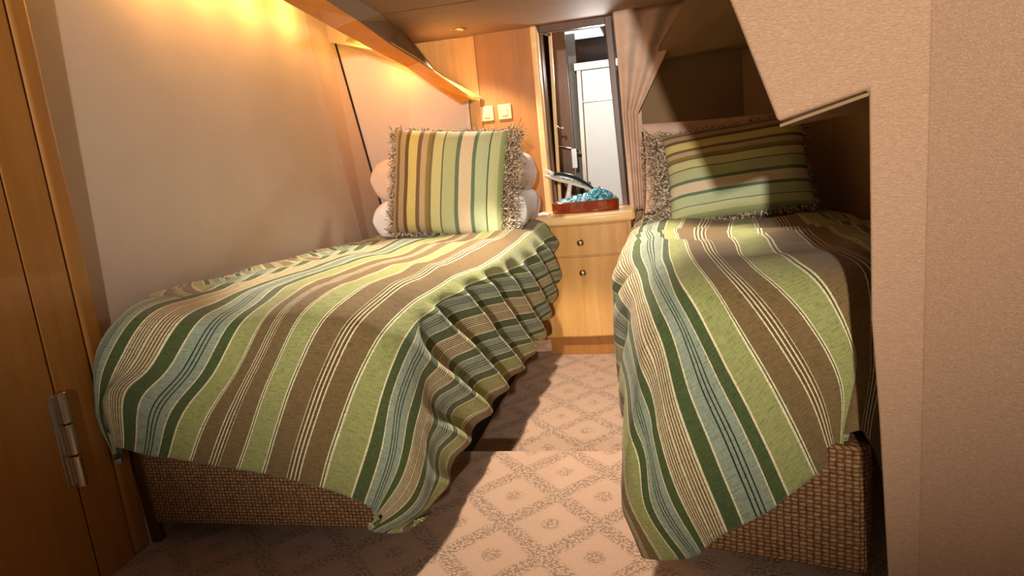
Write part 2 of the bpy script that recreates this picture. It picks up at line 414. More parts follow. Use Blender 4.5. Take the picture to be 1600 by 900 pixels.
# washroom seen through the doorway
S(box('wall_washroom_back', (-1.5, 5.3, -.12), (.5, 5.33, 1.75), 'walnut', b=0))
S(box('wall_washroom_left', (-1.5, 3.9, -.12), (-1.47, 5.3, 1.75), 'walnut', b=0))
S(box('wall_washroom_right', (.2, 3.70, -.12), (.23, 5.3, 1.75), 'walnut', b=0))
S(box('wall_washroom_partition', (-.66, 4.75, -.12), (-.50, 4.78, 1.66), 'glass_grey', b=0))
S(box('floor_washroom', (-1.5, 3.66, -.15), (.5, 5.3, -.12), 'walnut', b=0))
S(box('ceiling_washroom', (-1.5, 3.66, 1.66), (.5, 5.3, 1.68), 'glass_grey', b=0))
def glow(name, col, e):
    m = NT(name); m.b.inputs['Emission Color'].default_value = col; m.b.inputs['Emission Strength'].default_value = e
    return m.fin(col, .5)
w = box('window_1', (-.565, 4.62, 1.648), (-.325, 5.05, 1.657), glow('hatch_daylight', lin((225, 232, 240)), 1.0), b=.003); S(w)
box('window_frame', (-.60, 4.58, 1.642), (-.29, 4.60, 1.66), 'steel', w)
sd = thing('shower_door', 'white shower door panel with steel rail, seen through the doorway', 'shower door', (-.37, 4.6, -.12))
prism('door_panel', [(-.480, 4.6, -.1), (-.24, 4.6, -.1), (-.24, 4.62, -.1), (-.480, 4.62, -.1)], [(-.455, 4.6, 1.39), (-.24, 4.6, 1.39), (-.24, 4.62, 1.39), (-.455, 4.62, 1.39)], 'white', sd)
box('top_rail', (-.50, 4.585, 1.395), (-.20, 4.625, 1.44), 'white', sd)
prism('side_rail', [(-.515, 4.59, -.1), (-.483, 4.59, -.1), (-.483, 4.62, -.1), (-.515, 4.62, -.1)], [(-.488, 4.59, 1.395), (-.458, 4.59, 1.395), (-.458, 4.62, 1.395), (-.488, 4.62, 1.395)], 'steel', sd)
box('cross_rail', (-.46, 4.585, 1.19), (-.26, 4.60, 1.20), 'steel', sd, b=.002)
adopt(sd)
rl = thing('towel_rail', 'curved steel towel rail on the dark washroom wall', 'towel rail', (-.55, 4.3, .9))
tube('rail', [(-.64, 4.36, .91), (-.635, 4.30, .925), (-.60, 4.28, .93), (-.54, 4.28, .915), (-.49, 4.29, .895), (-.475, 4.33, .88)], .007, 'steel', rl)
adopt(rl)
tag(box('hand_towel', (-.525, 4.268, .785), (-.492, 4.29, .905), 'pillow_white', b=.008, seg=3), 'small white hand towel hanging from the curved washroom rail', 'towel')
S(box('wall_washroom_screen', (-.66, 4.38, -.12), (-.52, 4.40, 1.64), 'walnut', b=0))
# the door stands ajar: only its narrow edge shows
dr = S(prism('door_2', [(-.572, 3.765, -.1), (-.553, 3.765, -.1), (-.640, 4.3, -.1), (-.665, 4.3, -.1)], [(-.532, 3.765, 1.53), (-.513, 3.765, 1.53), (-.60, 4.3, 1.53), (-.62, 4.3, 1.53)], 'walnut', b=.004))
prism('door_edge', [(-.571, 3.75, -.1), (-.554, 3.75, -.1), (-.554, 3.764, -.1), (-.571, 3.764, -.1)], [(-.531, 3.75, 1.53), (-.514, 3.75, 1.53), (-.514, 3.764, 1.53), (-.531, 3.764, 1.53)], 'maple_light', dr, .002)
h = lathe('door_handle', [(.006, 0), (.012, .002), (.012, .006), (.006, .012), (.006, .03)], (-.531, 3.765, 1.03), (1, 0, 0), 'steel', dr)
tube('door_lever', [(-.503, 3.765, 1.03), (-.497, 3.745, 1.028), (-.493, 3.70, 1.022), (-.492, 3.66, 1.02)], [.006, .0065, .006, .004], 'steel', dr)

# curtain gathered beside the doorway, swept back to the right at the top
def cfn(u, v):
    z = .58 + .96*v
    xl = -.150 - .025*v
    k = max(0, (z-1.06)/.48)
    xr = -.088 + .012*(z-.6) + .265*k
    x = xl + (xr-xl)*u
    y = 3.51 + .013*math.sin(u*2*math.pi*2.6+.9+v*.5) 
    return (x, y, z)
cu = grid_mesh('curtain', 90, 40, cfn, 'curtain')
m = cu.modifiers.new('thickness', 'SOLIDIFY'); m.thickness = .003
tag(cu, 'pinkish beige curtain gathered right of the doorway', 'curtain')

# berth alcove on the right
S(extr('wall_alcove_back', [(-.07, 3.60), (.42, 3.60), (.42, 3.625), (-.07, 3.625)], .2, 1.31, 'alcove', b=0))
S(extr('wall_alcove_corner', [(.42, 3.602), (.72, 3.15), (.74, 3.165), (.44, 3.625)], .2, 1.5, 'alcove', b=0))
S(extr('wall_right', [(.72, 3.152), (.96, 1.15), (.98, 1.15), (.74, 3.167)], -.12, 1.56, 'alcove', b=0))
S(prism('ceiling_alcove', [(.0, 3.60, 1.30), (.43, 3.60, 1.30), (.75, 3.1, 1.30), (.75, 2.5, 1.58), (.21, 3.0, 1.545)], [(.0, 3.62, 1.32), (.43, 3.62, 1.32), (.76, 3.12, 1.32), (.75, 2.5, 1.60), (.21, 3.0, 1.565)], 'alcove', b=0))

# padded bulkhead in front of the right berth: notch cut for the berth, slanting overhang
fr = [(-.02, 1.54), (.119, 1.136), (.184, .948), (.313, .982), (.318, .622), (.331, .45), (.347, .161), (.355, -.0), (.40, .0), (.40, 1.54)]
fp = [(x, 1.15, z) for x, z in fr]
bp = []
for x, z in fr:
    if x <= .15 or z > 1.2: bp.append((x+.045 if x < .39 else .40, 1.40, z+.0))
    elif abs(z-.948) < .002: bp.append((.262, 1.50, .936))
    elif abs(z-.982) < .002: bp.append((.43, 1.42, .955))
    elif x < .39: bp.append((x+.022, 1.19, z))
    else: bp.append((.40, 1.19, z))
S(prism('wall_bulkhead', fp, bp, 'vinyl', b=.006, seg=3))
S(extr('wall_side', [(.392, 1.165), (.394, 1.1515), (.80, .84), (.82, .86), (.42, 1.19)], 0, 1.54, 'vinyl', b=.004))
S(prism('trim_8', [(.312, 1.144, .972), (.186, 1.144, .939), (.19, 1.16, .939), (.315, 1.16, .972)], [(.313, 1.144, .978), (.185, 1.144, .944), (.19, 1.16, .944), (.315, 1.16, .978)], 'alcove', b=.001))

# closet front at the left: door leaf, stile and rounded post
S(box('trim_13', (-1.44, 1.416, 0), (-1.372, 1.44, .42), 'walnut', b=.006))
d1 = S(box('door_1', (-1.425, .5, -.0), (-1.400, 1.240, 1.60), 'door_wood', b=.003))
S(box('trim_9', (-1.425, 1.2455, .0), (-1.400, 1.351, 1.60), 'door_wood', b=.003))
S(box('trim_10', (-1.44, 1.3565, .0), (-1.398, 1.414, 1.60), 'door_wood', b=.014, seg=5))
S(box('trim_11', (-1.44, .5, .0), (-1.427, 1.40, 1.60), 'dark', b=0))
hg = bpy.data.objects.new('hinge', None); C.objects.link(hg); hg.parent = d1
for a, b_ in ((.500, .424), (.420, .344), (.340, .262)):
    def hx(z): return -1.362 - (.52-z)*.04
    lathe('hinge_knuckle', [(.011, 0), (.013, .002), (.013, a-b_-.002), (.011, a-b_)], (-1.392, 1.246, b_), (0, 0, 1), 'steel', hg, 16)
box('hinge_leaf', (-1.402, 1.215, .27), (-1.397, 1.243, .495), 'steel', hg, b=.001)

# traced stripe lines of the two duvets, foot hem to head, metres
LU=[-0.66, -0.59, -0.505, -0.405, -0.305, -0.205, -0.1, 0, 0.1, 0.173, 0.238, 0.305, 0.405, 0.505, 0.6, 0.68]
LEFT=[[(-1.402,1.5,0.42),(-1.403,1.481,0.538),(-1.401,1.537,0.633),(-1.395,1.653,0.644),(-1.395,1.773,0.64),(-1.395,1.893,0.635),(-1.395,2.013,0.629),(-1.395,2.133,0.624),(-1.396,2.252,0.617),(-1.396,2.372,0.611),(-1.395,2.492,0.605),(-1.394,2.612,0.6),(-1.392,2.732,0.595),(-1.39,2.851,0.59),(-1.386,2.971,0.586),(-1.38,3.091,0.584),(-1.37,3.211,0.584),(-1.36,3.33,0.585)],
[(-1.398,1.4,0.34),(-1.402,1.383,0.471),(-1.387,1.398,0.6),(-1.345,1.501,0.659),(-1.334,1.632,0.655),(-1.333,1.764,0.649),(-1.334,1.896,0.643),(-1.334,2.029,0.637),(-1.334,2.161,0.631),(-1.334,2.293,0.625),(-1.334,2.425,0.619),(-1.334,2.557,0.613),(-1.334,2.689,0.607),(-1.334,2.821,0.601),(-1.334,2.953,0.595),(-1.334,3.086,0.592),(-1.334,3.218,0.592),(-1.334,3.35,0.593)],
[(-1.378,1.345,0.27),(-1.39,1.328,0.408),(-1.356,1.337,0.542),(-1.289,1.399,0.643),(-1.25,1.532,0.657),(-1.238,1.671,0.654),(-1.238,1.811,0.647),(-1.24,1.951,0.64),(-1.24,2.091,0.634),(-1.24,2.231,0.628),(-1.24,2.37,0.622),(-1.24,2.51,0.616),(-1.24,2.65,0.609),(-1.24,2.79,0.602),(-1.24,2.93,0.596),(-1.24,3.07,0.592),(-1.24,3.21,0.592),(-1.24,3.35,0.593)],
[(-1.367,1.337,0.317),(-1.358,1.351,0.455),(-1.245,1.33,0.537),(-1.162,1.36,0.635),(-1.148,1.5,0.653),(-1.14,1.643,0.655),(-1.14,1.785,0.649),(-1.141,1.927,0.642),(-1.141,2.069,0.635),(-1.141,2.212,0.629),(-1.141,2.354,0.623),(-1.141,2.496,0.616),(-1.141,2.638,0.61),(-1.141,2.781,0.603),(-1.141,2.923,0.596),(-1.141,3.065,0.593),(-1.141,3.208,0.592),(-1.141,3.35,0.593)],
[(-1.275,1.33,0.299),(-1.214,1.33,0.422),(-1.107,1.329,0.517),(-1.023,1.351,0.629),(-1.029,1.487,0.653),(-1.042,1.63,0.655),(-1.044,1.773,0.65),(-1.042,1.916,0.642),(-1.042,2.06,0.636),(-1.042,2.203,0.629),(-1.042,2.346,0.623),(-1.042,2.49,0.616),(-1.042,2.633,0.61),(-1.042,2.776,0.603),(-1.042,2.92,0.597),(-1.042,3.063,0.593),(-1.042,3.207,0.592),(-1.042,3.35,0.593)],
[(-1.182,1.33,0.289),(-1.11,1.33,0.406),(-1.007,1.33,0.508),(-0.93,1.359,0.624),(-0.899,1.469,0.659),(-0.941,1.608,0.655),(-0.947,1.753,0.65),(-0.944,1.898,0.643),(-0.943,2.043,0.636),(-0.943,2.188,0.63),(-0.943,2.333,0.623),(-0.943,2.479,0.617),(-0.943,2.624,0.61),(-0.943,2.769,0.603),(-0.943,2.914,0.597),(-0.943,3.059,0.593),(-0.943,3.205,0.592),(-0.943,3.35,0.593)],
[(-1.09,1.33,0.272),(-1.016,1.33,0.395),(-0.93,1.33,0.51),(-0.851,1.358,0.624),(-0.818,1.473,0.657),(-0.83,1.617,0.654),(-0.839,1.761,0.649),(-0.84,1.906,0.643),(-0.839,2.05,0.636),(-0.839,2.195,0.63),(-0.839,2.339,0.623),(-0.839,2.483,0.617),(-0.839,2.628,0.61),(-0.839,2.772,0.603),(-0.839,2.916,0.597),(-0.839,3.061,0.593),(-0.839,3.205,0.592),(-0.839,3.35,0.593)],
[(-0.997,1.33,0.256),(-0.926,1.33,0.381),(-0.852,1.329,0.505),(-0.775,1.354,0.622),(-0.738,1.474,0.66),(-0.738,1.618,0.656),(-0.739,1.763,0.649),(-0.74,1.907,0.642),(-0.74,2.051,0.636),(-0.74,2.195,0.63),(-0.74,2.34,0.623),(-0.74,2.484,0.617),(-0.74,2.628,0.61),(-0.74,2.773,0.603),(-0.74,2.917,0.597),(-0.74,3.061,0.593),(-0.74,3.206,0.592),(-0.74,3.35,0.593)],
[(-0.888,1.33,0.236),(-0.827,1.33,0.366),(-0.758,1.33,0.493),(-0.681,1.348,0.612),(-0.643,1.476,0.652),(-0.642,1.62,0.65),(-0.643,1.765,0.645),(-0.645,1.909,0.64),(-0.646,2.053,0.634),(-0.648,2.197,0.628),(-0.65,2.341,0.622),(-0.651,2.485,0.617),(-0.651,2.629,0.61),(-0.651,2.773,0.603),(-0.651,2.917,0.597),(-0.651,3.062,0.593),(-0.651,3.206,0.592),(-0.651,3.35,0.593)],
[(-0.809,1.33,0.217),(-0.753,1.33,0.343),(-0.689,1.33,0.464),(-0.618,1.365,0.573),(-0.597,1.492,0.606),(-0.594,1.629,0.607),(-0.589,1.766,0.606),(-0.583,1.902,0.602),(-0.572,2.038,0.591),(-0.566,2.175,0.584),(-0.564,2.312,0.581),(-0.564,2.449,0.581),(-0.564,2.586,0.581),(-0.565,2.723,0.581),(-0.565,2.86,0.581),(-0.565,2.997,0.58),(-0.564,3.134,0.578),(-0.555,3.27,0.57)],
[(-0.739,1.33,0.195),(-0.683,1.331,0.317),(-0.634,1.349,0.439),(-0.59,1.41,0.547),(-0.583,1.539,0.571),(-0.579,1.672,0.572),(-0.574,1.806,0.569),(-0.569,1.939,0.563),(-0.565,2.072,0.553),(-0.561,2.205,0.537),(-0.557,2.337,0.52),(-0.553,2.47,0.507),(-0.548,2.603,0.502),(-0.544,2.737,0.505),(-0.539,2.87,0.511),(-0.534,3.004,0.517),(-0.529,3.137,0.52),(-0.525,3.27,0.51)],
[(-0.689,1.33,0.165),(-0.635,1.348,0.283),(-0.606,1.376,0.407),(-0.582,1.456,0.504),(-0.579,1.581,0.539),(-0.576,1.712,0.545),(-0.572,1.843,0.538),(-0.568,1.973,0.526),(-0.564,2.104,0.51),(-0.56,2.234,0.493),(-0.556,2.363,0.472),(-0.553,2.492,0.448),(-0.549,2.621,0.427),(-0.544,2.752,0.416),(-0.538,2.882,0.426),(-0.531,3.011,0.451),(-0.524,3.14,0.471),(-0.52,3.27,0.46)],
[(-0.71,1.33,0.12),(-0.623,1.359,0.199),(-0.589,1.413,0.308),(-0.581,1.514,0.381),(-0.578,1.635,0.419),(-0.574,1.761,0.434),(-0.57,1.889,0.434),(-0.566,2.015,0.426),(-0.563,2.142,0.413),(-0.559,2.268,0.396),(-0.555,2.393,0.375),(-0.552,2.518,0.35),(-0.548,2.643,0.329),(-0.544,2.77,0.32),(-0.537,2.896,0.336),(-0.528,3.019,0.367),(-0.521,3.143,0.393),(-0.52,3.27,0.39)],
[(-0.689,1.33,0.104),(-0.599,1.388,0.148),(-0.583,1.472,0.234),(-0.58,1.575,0.3),(-0.576,1.696,0.321),(-0.572,1.818,0.326),(-0.569,1.941,0.324),(-0.565,2.063,0.315),(-0.561,2.186,0.303),(-0.558,2.307,0.288),(-0.554,2.428,0.266),(-0.551,2.549,0.244),(-0.547,2.671,0.228),(-0.543,2.793,0.228),(-0.537,2.913,0.253),(-0.53,3.03,0.291),(-0.524,3.148,0.323),(-0.525,3.27,0.32)],
[(-0.653,1.339,0.099),(-0.589,1.427,0.126),(-0.58,1.534,0.175),(-0.578,1.639,0.223),(-0.574,1.756,0.234),(-0.571,1.874,0.231),(-0.567,1.992,0.224),(-0.564,2.11,0.214),(-0.56,2.228,0.204),(-0.557,2.345,0.192),(-0.553,2.463,0.181),(-0.55,2.58,0.169),(-0.546,2.697,0.153),(-0.543,2.815,0.15),(-0.538,2.93,0.175),(-0.534,3.041,0.216),(-0.53,3.153,0.253),(-0.53,3.27,0.25)],
[(-0.62,1.36,0.101),(-0.584,1.461,0.12),(-0.579,1.574,0.135),(-0.576,1.685,0.152),(-0.573,1.799,0.15),(-0.57,1.912,0.148),(-0.566,2.026,0.145),(-0.563,2.139,0.142),(-0.559,2.253,0.138),(-0.554,2.366,0.127),(-0.55,2.479,0.115),(-0.55,2.592,0.115),(-0.554,2.705,0.124),(-0.559,2.818,0.136),(-0.565,2.931,0.148),(-0.571,3.044,0.16),(-0.576,3.157,0.171),(-0.575,3.27,0.17)]]
RU=[-0.42, -0.3, -0.205, -0.1, 0, 0.1, 0.173, 0.238, 0.305, 0.405, 0.505, 0.6, 0.68, 0.75]
RIGHT=[[(0.62,1.5,0.3),(0.633,1.493,0.419),(0.641,1.515,0.536),(0.64,1.598,0.619),(0.653,1.715,0.639),(0.662,1.835,0.636),(0.669,1.955,0.627),(0.675,2.075,0.616),(0.68,2.194,0.604),(0.685,2.314,0.593),(0.689,2.434,0.582),(0.691,2.554,0.573),(0.688,2.674,0.567),(0.683,2.794,0.565),(0.674,2.914,0.565),(0.652,3.032,0.565),(0.605,3.143,0.565),(0.55,3.25,0.565)],
[(0.52,1.36,0.22),(0.53,1.339,0.354),(0.525,1.362,0.489),(0.521,1.422,0.609),(0.533,1.552,0.643),(0.543,1.688,0.644),(0.554,1.824,0.64),(0.565,1.96,0.631),(0.578,2.095,0.618),(0.589,2.231,0.604),(0.598,2.366,0.592),(0.605,2.503,0.584),(0.612,2.639,0.577),(0.616,2.775,0.572),(0.616,2.912,0.568),(0.603,3.048,0.564),(0.559,3.177,0.564),(0.5,3.3,0.565)],
[(0.42,1.36,0.22),(0.45,1.34,0.355),(0.448,1.353,0.495),(0.444,1.414,0.617),(0.444,1.548,0.656),(0.449,1.688,0.66),(0.46,1.828,0.651),(0.472,1.967,0.638),(0.485,2.106,0.624),(0.496,2.246,0.611),(0.506,2.385,0.601),(0.518,2.525,0.591),(0.529,2.665,0.583),(0.538,2.805,0.575),(0.542,2.945,0.567),(0.53,3.085,0.562),(0.49,3.219,0.563),(0.44,3.35,0.565)],
[(0.351,1.34,0.352),(0.37,1.339,0.488),(0.373,1.35,0.623),(0.366,1.483,0.644),(0.361,1.62,0.645),(0.359,1.758,0.643),(0.362,1.895,0.637),(0.37,2.032,0.626),(0.381,2.168,0.614),(0.392,2.304,0.602),(0.403,2.441,0.592),(0.415,2.578,0.584),(0.428,2.714,0.577),(0.44,2.851,0.57),(0.449,2.988,0.565),(0.454,3.125,0.563),(0.452,3.263,0.564),(0.45,3.4,0.565)],
[(0.328,1.34,0.323),(0.335,1.34,0.462),(0.281,1.353,0.588),(0.212,1.447,0.654),(0.205,1.587,0.653),(0.21,1.727,0.646),(0.218,1.867,0.637),(0.228,2.006,0.628),(0.239,2.146,0.617),(0.253,2.284,0.604),(0.27,2.423,0.589),(0.286,2.562,0.577),(0.301,2.701,0.571),(0.316,2.84,0.567),(0.33,2.98,0.566),(0.341,3.12,0.565),(0.347,3.26,0.564),(0.35,3.4,0.565)],
[(0.303,1.34,0.293),(0.268,1.34,0.43),(0.203,1.342,0.557),(0.129,1.412,0.648),(0.107,1.553,0.659),(0.102,1.696,0.655),(0.103,1.838,0.645),(0.107,1.981,0.633),(0.111,2.123,0.621),(0.118,2.265,0.609),(0.128,2.408,0.599),(0.141,2.55,0.589),(0.157,2.691,0.581),(0.174,2.833,0.574),(0.195,2.974,0.569),(0.218,3.115,0.566),(0.236,3.257,0.564),(0.24,3.4,0.565)],
[(0.264,1.34,0.26),(0.21,1.34,0.394),(0.149,1.341,0.525),(0.082,1.393,0.632),(0.057,1.532,0.657),(0.051,1.676,0.66),(0.047,1.82,0.654),(0.043,1.964,0.642),(0.04,2.108,0.627),(0.038,2.252,0.612),(0.04,2.396,0.6),(0.049,2.54,0.591),(0.063,2.684,0.584),(0.081,2.827,0.578),(0.1,2.97,0.572),(0.126,3.112,0.567),(0.145,3.256,0.564),(0.15,3.4,0.565)],
[(0.216,1.34,0.219),(0.166,1.34,0.356),(0.109,1.34,0.491),(0.045,1.366,0.616),(0.02,1.504,0.653),(0.015,1.65,0.661),(0.013,1.796,0.657),(0.009,1.942,0.644),(0.005,2.088,0.628),(0.001,2.234,0.612),(-0,2.379,0.597),(0.002,2.525,0.586),(0.01,2.672,0.58),(0.022,2.817,0.577),(0.037,2.963,0.573),(0.058,3.108,0.568),(0.074,3.254,0.564),(0.08,3.4,0.565)],
[(0.166,1.34,0.172),(0.119,1.34,0.313),(0.068,1.34,0.453),(0.02,1.351,0.592),(-0.014,1.474,0.649),(-0.022,1.622,0.66),(-0.025,1.771,0.662),(-0.029,1.919,0.653),(-0.034,2.067,0.637),(-0.04,2.215,0.619),(-0.045,2.362,0.601),(-0.049,2.51,0.583),(-0.05,2.658,0.571),(-0.044,2.807,0.568),(-0.033,2.955,0.57),(-0.02,3.103,0.567),(-0.007,3.251,0.565),(0,3.4,0.565)],
[(0.067,1.34,0.106),(0.019,1.34,0.248),(-0.018,1.34,0.394),(-0.038,1.322,0.538),(-0.055,1.458,0.583),(-0.069,1.606,0.599),(-0.084,1.755,0.604),(-0.095,1.904,0.6),(-0.099,2.054,0.592),(-0.1,2.203,0.582),(-0.1,2.353,0.571),(-0.101,2.502,0.559),(-0.1,2.651,0.548),(-0.099,2.801,0.54),(-0.097,2.951,0.534),(-0.095,3.1,0.53),(-0.093,3.25,0.529),(-0.09,3.4,0.53)],
[(0.029,1.34,0.072),(-0.031,1.34,0.195),(-0.053,1.342,0.331),(-0.063,1.347,0.451),(-0.08,1.48,0.482),(-0.095,1.616,0.5),(-0.104,1.754,0.504),(-0.11,1.892,0.5),(-0.114,2.029,0.495),(-0.118,2.167,0.487),(-0.12,2.305,0.48),(-0.121,2.443,0.471),(-0.121,2.58,0.462),(-0.12,2.718,0.454),(-0.119,2.856,0.448),(-0.117,2.994,0.443),(-0.114,3.132,0.439),(-0.11,3.27,0.44)],
[(-0.019,1.34,0.061),(-0.074,1.348,0.176),(-0.083,1.344,0.305),(-0.088,1.426,0.372),(-0.097,1.555,0.395),(-0.105,1.687,0.401),(-0.112,1.818,0.394),(-0.117,1.95,0.389),(-0.121,2.082,0.386),(-0.124,2.214,0.383),(-0.125,2.346,0.378),(-0.126,2.478,0.371),(-0.126,2.61,0.364),(-0.125,2.742,0.359),(-0.124,2.874,0.355),(-0.122,3.006,0.352),(-0.119,3.138,0.349),(-0.11,3.27,0.35)],
[(-0.057,1.343,0.058),(-0.096,1.36,0.17),(-0.097,1.393,0.265),(-0.098,1.513,0.3),(-0.102,1.638,0.313),(-0.109,1.764,0.308),(-0.115,1.889,0.3),(-0.12,2.014,0.294),(-0.126,2.14,0.288),(-0.129,2.265,0.281),(-0.13,2.391,0.277),(-0.128,2.516,0.273),(-0.126,2.642,0.271),(-0.124,2.768,0.269),(-0.123,2.893,0.269),(-0.122,3.019,0.27),(-0.118,3.145,0.27),(-0.11,3.27,0.27)],
[(-0.076,1.349,0.056),(-0.104,1.373,0.152),(-0.098,1.479,0.206),(-0.095,1.594,0.239),(-0.1,1.714,0.236),(-0.107,1.832,0.217),(-0.112,1.951,0.206),(-0.115,2.071,0.199),(-0.118,2.191,0.194),(-0.12,2.311,0.19),(-0.121,2.431,0.189),(-0.121,2.551,0.189),(-0.12,2.67,0.19),(-0.119,2.79,0.19),(-0.118,2.91,0.19),(-0.116,3.03,0.19),(-0.114,3.15,0.19),(-0.11,3.27,0.19)]]

# ------------------------------------------------------------------ berths
def catmull(a, b, c, d, t):
    return .5*(2*b+(c-a)*t+(2*a-5*b+4*c-d)*t*t+(3*b-a-3*c+d)*t**3)
def surface(Us, Gd, su, sv):
    """bicubic surface through traced stripe lines; returns rows of (point, u, v)"""
    G_ = [[Vector(p) for p in r] for r in Gd]
    nu, nv = len(G_), len(G_[0])
    rows = []
    for r in G_:
        e = [2*r[0]-r[1]]+r+[2*r[-1]-r[-2]]; o = []
        for i in range(1, nv):
            for k in range(sv): o.append(catmull(e[i-1], e[i], e[i+1], e[i+2], k/sv))
        o.append(r[-1]); rows.append(o)
    E_ = [[2*a-b for a, b in zip(rows[0], rows[1])]]+rows+[[2*a-b for a, b in zip(rows[-1], rows[-2])]]
    UU = [2*Us[0]-Us[1]]+list(Us)+[2*Us[-1]-Us[-2]]
    out = []; uo = []
    for i in range(1, nu):
        k_ = max(2, round(su*(Us[i]-Us[i-1])/.1))
        for k in range(k_):
            t = k/k_; out.append([catmull(a, b, c, d, t) for a, b, c, d in zip(E_[i-1], E_[i], E_[i+1], E_[i+2])]); uo.append(catmull(UU[i-1], UU[i], UU[i+1], UU[i+2], t))
    out.append(rows[-1]); uo.append(Us[-1])
    return out, uo
def sm(a, b, x):
    t = max(0, min(1, (x-a)/(b-a))); return t*t*(3-2*t)
def duvet(name, Us, Gd, fold, flip):
    R, uo = surface(Us, Gd, 30, 16)
    n, mcols = len(R), len(R[0])
    V = []; UV = []
    L = 2.4
    nor = [[None]*mcols for _ in range(n)]
    for i in range(n):
        for j in range(mcols):
            a = R[min(i+1, n-1)][j]-R[max(i-1, 0)][j]; b = R[i][min(j+1, mcols-1)]-R[i][max(j-1, 0)]
            q = a.cross(b)
            if q.length < 1e-9: q = Vector((0, -1, 0))
            nor[i][j] = q.normalized()*flip
    for i in range(n):
        for j in range(mcols):
            p = R[i][j]; v = j/(mcols-1)*L
            V.append(p + nor[i][j]*fold(p, uo[i], v))
            # the tucked edge beside the hull lies turned, its stripes running crosswise
            UV.append((v*1.25+.2, uo[i]) if (uo[i] < -.50-.035*math.sin(v*9) and p.x < -1.15 and p.y > 1.50) else (uo[i], v))
    F = [(i*mcols+j, (i+1)*mcols+j, (i+1)*mcols+j+1, i*mcols+j+1) for i in range(n-1) for j in range(mcols-1)]
    if flip < 0: F = [f[::-1] for f in F]
    o = mesh(name, V, F, 'stripe', None, True, UV)
    m = o.modifiers.new('thickness', 'SOLIDIFY'); m.thickness = .014; m.offset = -1
    return o
def wr(p, s, seed=0):
    return noise.noise(Vector((p.x*s+seed, p.y*s, p.z*s)))
def ridge(x, sharp=1.6):
    c = .5+.5*math.cos(2*math.pi*x); return c**sharp
def fold_left(p, u, v):
    d = .010*wr(p, 3.0) + .005*wr(p, 7, 4)
    side = sm(.17, .30, u)*sm(1.40, 1.60, p.y)
    c = p.y+1.35*p.z + .03*wr(p, 2.2, 9)
    d += side*(.040*ridge((c-2.13)/.222, 1.5)-.014)*(1-.4*sm(.62, .68, u))
    # foot: long soft vertical swags on the front face
    fr = sm(1.60, 1.42, p.y)*(1-side)
    d += fr*.010*math.sin((u*7.0 + v*1.8)*2.2+.8)*sm(.02, .25, v)
    # near the wall: short tucks across the stripes
    wl = sm(-.35, -.55, u)*sm(1.5, 1.7, p.y)
    d += wl*.012*ridge((p.y-.5*p.x)/.15, 1.3)
    top = sm(1.6, 1.9, p.y)*(1-side)*(1-wl)
    d += top*.006*math.sin(p.y*13+p.x*6+3*wr(p, 2, 1))
    return d
def fold_right(p, u, v):
    d = .010*wr(p, 3.2, 5) + .005*wr(p, 8, 2)
    side = sm(.33, .45, u)
    c = p.y+1.1*p.z + .05*wr(p, 2.4, 3)
    d += side*(.034*ridge((c-.1)/.25, 1.4)-.022)*sm(1.42, 1.7, p.y)
    top = (1-side)*sm(1.5, 1.8, p.y)
    d += top*.007*math.sin(p.y*17-p.x*7+4*wr(p, 2.1, 6))
    fr = (1-side)*(1-sm(1.5, 1.8, p.y))
    d += fr*.008*math.sin(u*19+v*2.2)
    return d

bl = thing('berth', 'left twin berth with brown basketweave upholstered base under striped duvet', 'bed', (-1.0, 2.3, -.12))
def rounded(x0, x1, y0, y1, r, n=6, corners=(1, 1, 1, 1)):
    P = []
    for (cx, cy, a0, on) in ((x0+r, y0+r, math.pi, corners[0]), (x1-r, y0+r, 1.5*math.pi, corners[1]), (x1-r, y1-r, 0, corners[2]), (x0+r, y1-r, .5*math.pi, corners[3])):
        for k in range(n+1):
            a = a0+k/n*math.pi/2; P.append((cx+r*math.cos(a), cy+r*math.sin(a)))
    return P
extr('upholstered_base', rounded(-1.38, -.655, 1.405, 3.40, .03), .062, .36, 'weave', bl, b=.014, seg=4)
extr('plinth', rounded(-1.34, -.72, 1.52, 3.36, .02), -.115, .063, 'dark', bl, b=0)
extr('mattress', rounded(-1.37, -.66, 1.43, 3.30, .05), .36, .555, 'mattress', bl, b=.03, seg=4)
adopt(bl)
br = thing('berth', 'right twin berth with woven base, tucked into the alcove behind the bulkhead', 'bed', (.3, 2.3, -.12))
RB = [(-.075, 1.46), (-.06, 1.43), (.04, 1.392), (.20, 1.352), (.345, 1.312), (.362, 1.314), (.372, 1.33), (.40, 1.45), (.66, 1.9), (.70, 3.1), (.40, 3.5), (-.075, 3.5)]
extr('upholstered_base', RB, .045, .325, 'weave', br, b=.014, seg=4)
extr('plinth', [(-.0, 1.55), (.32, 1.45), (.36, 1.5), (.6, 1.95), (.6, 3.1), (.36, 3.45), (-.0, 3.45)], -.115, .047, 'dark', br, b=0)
extr('mattress', [(-.07, 1.46), (.30, 1.39), (.37, 1.42), (.62, 1.9), (.68, 3.1), (.38, 3.5), (-.07, 3.5)], .325, .55, 'mattress', br, b=.03, seg=4)
adopt(br)
tag(duvet('duvet', LU, LEFT, fold_left, 1), 'green and brown striped duvet draped over the left berth', 'duvet')
tag(duvet('duvet', RU, RIGHT, fold_right, 1), 'green and brown striped duvet draped over the right berth, beside the bulkhead', 'duvet')

